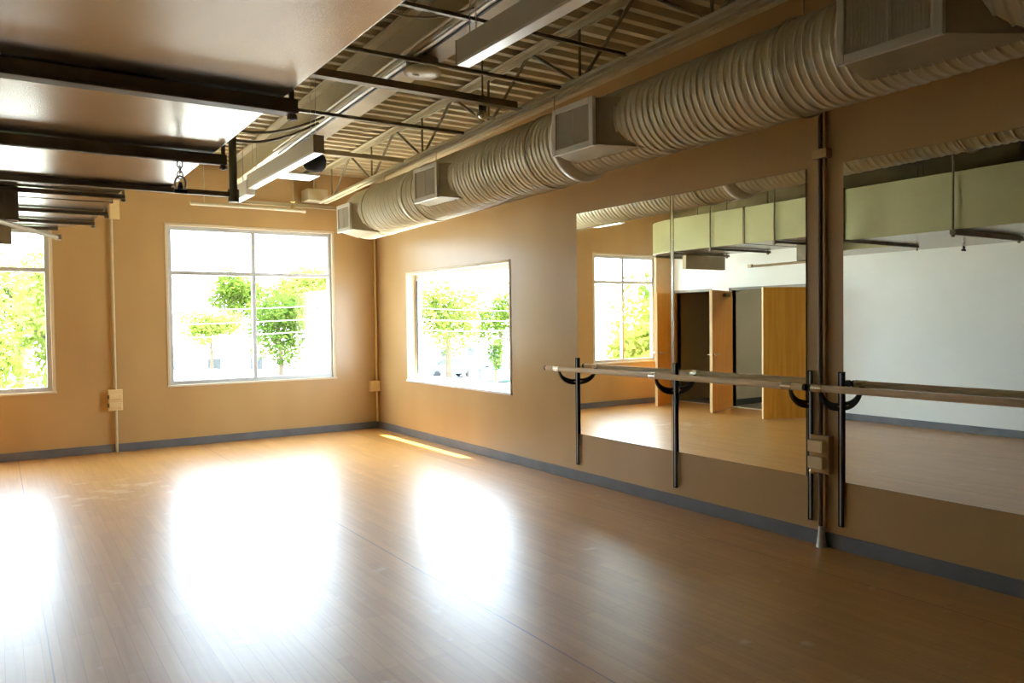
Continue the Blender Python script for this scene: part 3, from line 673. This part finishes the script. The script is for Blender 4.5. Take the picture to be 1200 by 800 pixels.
# seen through the right window
tree(20.6, 35.5, 2.1, (2.7,2.4,3.0), 'tall pale tree at the left of the window beside the mirrors', 1, 2600, .19, 31)
tree(27.0, 39, 2.0, (3.0,2.6,2.4), 'mid green tree in the middle of the window beside the mirrors', 0, 2200, .2, 32)
tree(33.0, 36, 1.6, (2.6,2.6,1.6), 'low tree row end at the right of the window beside the mirrors', 1, 2000, .19, 33)
tree(19.0, 27, -.6, (.55,.55,1.1), 'small dark upright shrub below the tall pale tree', 2, 600, .12, 34, 'leafy_bush')
def building(x0, x1, y0, y1, zt_, lab, band=False, door=None):
    t = thing('white_building', ((x0+x1)/2, (y0+y1)/2, GZ), lab, 'building', 'low white buildings outside')
    part('walls', MB().box(x0, x1, y0, y1, GZ, zt_-.15), OUTW, t, .02)
    part('roof', MB().box(x0-.2, x1+.2, y0-.2, y1+.2, zt_-.15, zt_), OUTW, t, .02)
    if band: part('painted_band', MB().box(x0-.02, x1+.02, y0-.03, y0, zt_-1.25, zt_-1.05), ORANGE, t)
    n = max(2, int((x1-x0)/2.2))
    for i in range(n):
        xa = x0 + (x1-x0)*(i+.3)/n
        f = part('window_frame', MB().box(xa, xa+.9, y0-.05, y0, GZ+1.0, GZ+1.9), ALUW, t, .01); part('window_pane', MB().box(xa+.07, xa+.83, y0-.06, y0-.05, GZ+1.07, GZ+1.83), GLASSDARK, f)
building(2.6, 10.2, 39, 46, .90, 'long low white building with an orange band', True)
building(8.6, 13.8, 25.5, 32, .85, 'white warehouse at the right of the middle window')
building(17, 34, 45, 52, .6, 'long white building far behind the trees')
# parked van
t = thing('parked_van', (1.7, 21.5, GZ), 'white van with dark windows parked below the middle window', 'van')
part('body', MB().prism([(.9,20.6,GZ+.35),(3.4,20.6,GZ+.35),(3.4,20.6,GZ+1.5),(2.7,20.6,GZ+2.15),(1.0,20.6,GZ+2.15),(.9,20.6,GZ+2.0)], 0, (0,1.8,0)), OUTW, t, .06)
for a, b in ((1.05,1.45),(1.6,2.1),(2.25,2.75)): part('window_pane', MB().box(a, b, 20.585, 20.6, GZ+1.45, GZ+1.95), GLASSDARK, t, .02)
for x in (1.4, 2.9):
    for y in (20.65, 22.15): part('wheel', MB().lathe((x,y,GZ+.33), [(.2,0),(.33,.03),(.33,.17),(.2,.2)], 22, 'y'), BLACK, t)
# utility poles with cross arms and wires
def pole(x, y, h, lab):
    t = thing('utility_pole', (x, y, GZ), lab, 'utility pole', 'utility poles in the yard')
    part('shaft', MB().tube([(x,y,GZ),(x,y,GZ+h)], .09, 12), OUTW, t)
    part('cross_arm', MB().box(x-.9,x+.9,y-.05,y+.05,GZ+h-.5,GZ+h-.38), OUTW, t)
    for dx in (-.8,0,.8): part('insulator', MB().lathe((x+dx,y,GZ+h-.38), [(.04,0),(.06,.05),(.03,.12)], 10), OUTW, t)
    return x, y, GZ+h-.28
p1 = pole(9.6, 24.4, 5.7, 'white utility pole in the right half of the middle window'); p2 = pole(27.0, 28.5, 5.6, 'white utility pole in the window beside the mirrors'); p3 = pole(-9.0, 22.5, 5.6, 'white utility pole outside the left window')
for i, (a, b) in enumerate(((p3,p1),(p1,p2))):
    for dz, nm in ((-1.75,'lowest'),(-1.2,'middle'),(-.62,'highest')):
        A, B = V(a)+V((0,-.1,dz)), V(b)+V((0,-.1,dz))
        pts = [A.lerp(B, k/12) - V((0,0,.25*math.sin(PI*k/12))) for k in range(13)]
        solo('power_wire', MB().tube(pts, .012, 6), WIRE, nm + ' pale wire ' + ('across the middle window' if i == 0 else 'across the window beside the mirrors'), 'wire', 'power wires')
# teal planter and parked cars on the right
t = thing('teal_trough', (21.4, 31.5, GZ), 'long teal trough outside the window beside the mirrors', 'trough')
mb = MB(); x0, x1, yy0, yy1 = 20.1, 22.9, 31.0, 32.0; zt_ = -1.5
for s in ((x0,x1,yy0,yy0+.08),(x0,x1,yy1-.08,yy1),(x0,x0+.08,yy0,yy1),(x1-.08,x1,yy0,yy1)): mb.box(*s, GZ+.12, zt_)
mb.box(x0,x1,yy0,yy1,GZ+.12,GZ+.2); part('tub', mb, OUTW, t, .02)
mb = MB()
for z in (zt_, GZ+.16): mb.box(x0-.05,x1+.05,yy0-.07,yy0-.0,z-.05,z+.05); mb.box(x0-.05,x1+.05,yy1,yy1+.07,z-.05,z+.05)
part('rim_rail', mb, TEAL, t, .01, label='teal rails of the trough')
for x in (x0+.2, (x0+x1)/2, x1-.2): part('rib', MB().box(x-.05,x+.05,yy0-.07,yy0,GZ+.12,zt_), TEAL, t)
for x in (x0+.3, x1-.3): part('foot', MB().box(x-.1,x+.1,yy0+.1,yy1-.1,GZ,GZ+.12), TEAL, t)
def car(x, y, m, lab):
    t = thing('parked_car', (x, y, GZ), lab, 'car', 'cars parked beyond the teal trough')
    pr = [(-2,.3),(2.05,.3),(2.1,.75),(1.2,.95),(.6,1.42),(-1.0,1.42),(-1.6,.95),(-2.05,.9)]
    part('body', MB().prism([(x+a,y-.85,GZ+b) for a,b in pr], 0, (0,1.7,0)), m, t, .06)
    part('window_pane', MB().prism([(x+a,y-.862,GZ+b) for a,b in ((-1.3,.98),(.95,.98),(.5,1.34),(-.9,1.34))], 0, (0,.012,0)), GLASSDARK, t)
    for dx in (-1.25, 1.3):
        for dy in (-.87, .67): part('wheel', MB().lathe((x+dx,y+dy,GZ+.31), [(.18,0),(.31,.03),(.31,.17),(.18,.2)], 20, 'y'), BLACK, t)
car(21.6, 37.5, mat('blue_car_paint', (.12,.17,.30), .3), 'blue grey car parked behind the teal trough')
car(27.4, 40.5, mat('silver_car_paint', (.45,.46,.48), .3), 'silver car parked farther along behind the teal trough')

# ------------------------------------------------------------------ light, world, camera
wd = bpy.data.worlds.new('hazy_sky'); SC.world = wd; wd.use_nodes = True; nt = wd.node_tree
bg = nt.nodes['Background']; bg.inputs['Color'].default_value = (.70,.85,1,1); bg.inputs['Strength'].default_value = 6.0
sd = bpy.data.lights.new('sun', 'SUN'); sd.energy = 16; sd.angle = math.radians(.6); sd.color = (1,.95,.86)
so = bpy.data.objects.new('sun', sd); COL.objects.link(so); so.location = (5,-4,12)
so.rotation_euler = V((-.227,.27,-1)).to_track_quat('-Z', 'Y').to_euler()

f, yaw, pitch, roll = 918.61, math.radians(33.3274), math.radians(-1.5517), math.radians(-.6929)
F = V((math.sin(yaw)*math.cos(pitch), math.cos(yaw)*math.cos(pitch), math.sin(pitch))); r = V((math.cos(yaw), -math.sin(yaw), 0)); u = r.cross(F)
c, s = math.cos(roll), math.sin(roll); R_, U_ = r*c + u*s, -r*s + u*c
cd = bpy.data.cameras.new('camera'); cd.sensor_fit = 'HORIZONTAL'; cd.sensor_width = 36; cd.lens = f/1200*36; cd.clip_end = 400; cd.clip_start = .05
co = bpy.data.objects.new('camera', cd); COL.objects.link(co)
M = Matrix((R_, U_, -F)).transposed().to_4x4(); M.translation = V((-4.6448,-10.6455,1.55)); co.matrix_world = M
SC.camera = co

SC.view_settings.view_transform = 'Standard'; SC.view_settings.look = 'None'; SC.view_settings.gamma = 1; SC.view_settings.use_curve_mapping = False
SC.view_settings.exposure = 1.65
try:
    SC.cycles.use_denoising = True; SC.cycles.denoiser = 'OPENIMAGEDENOISE'
    SC.cycles.max_bounces = 12; SC.cycles.diffuse_bounces = 7; SC.cycles.glossy_bounces = 6; SC.cycles.transparent_max_bounces = 12
    SC.cycles.caustics_reflective = True; SC.cycles.sample_clamp_indirect = 12
except Exception: pass
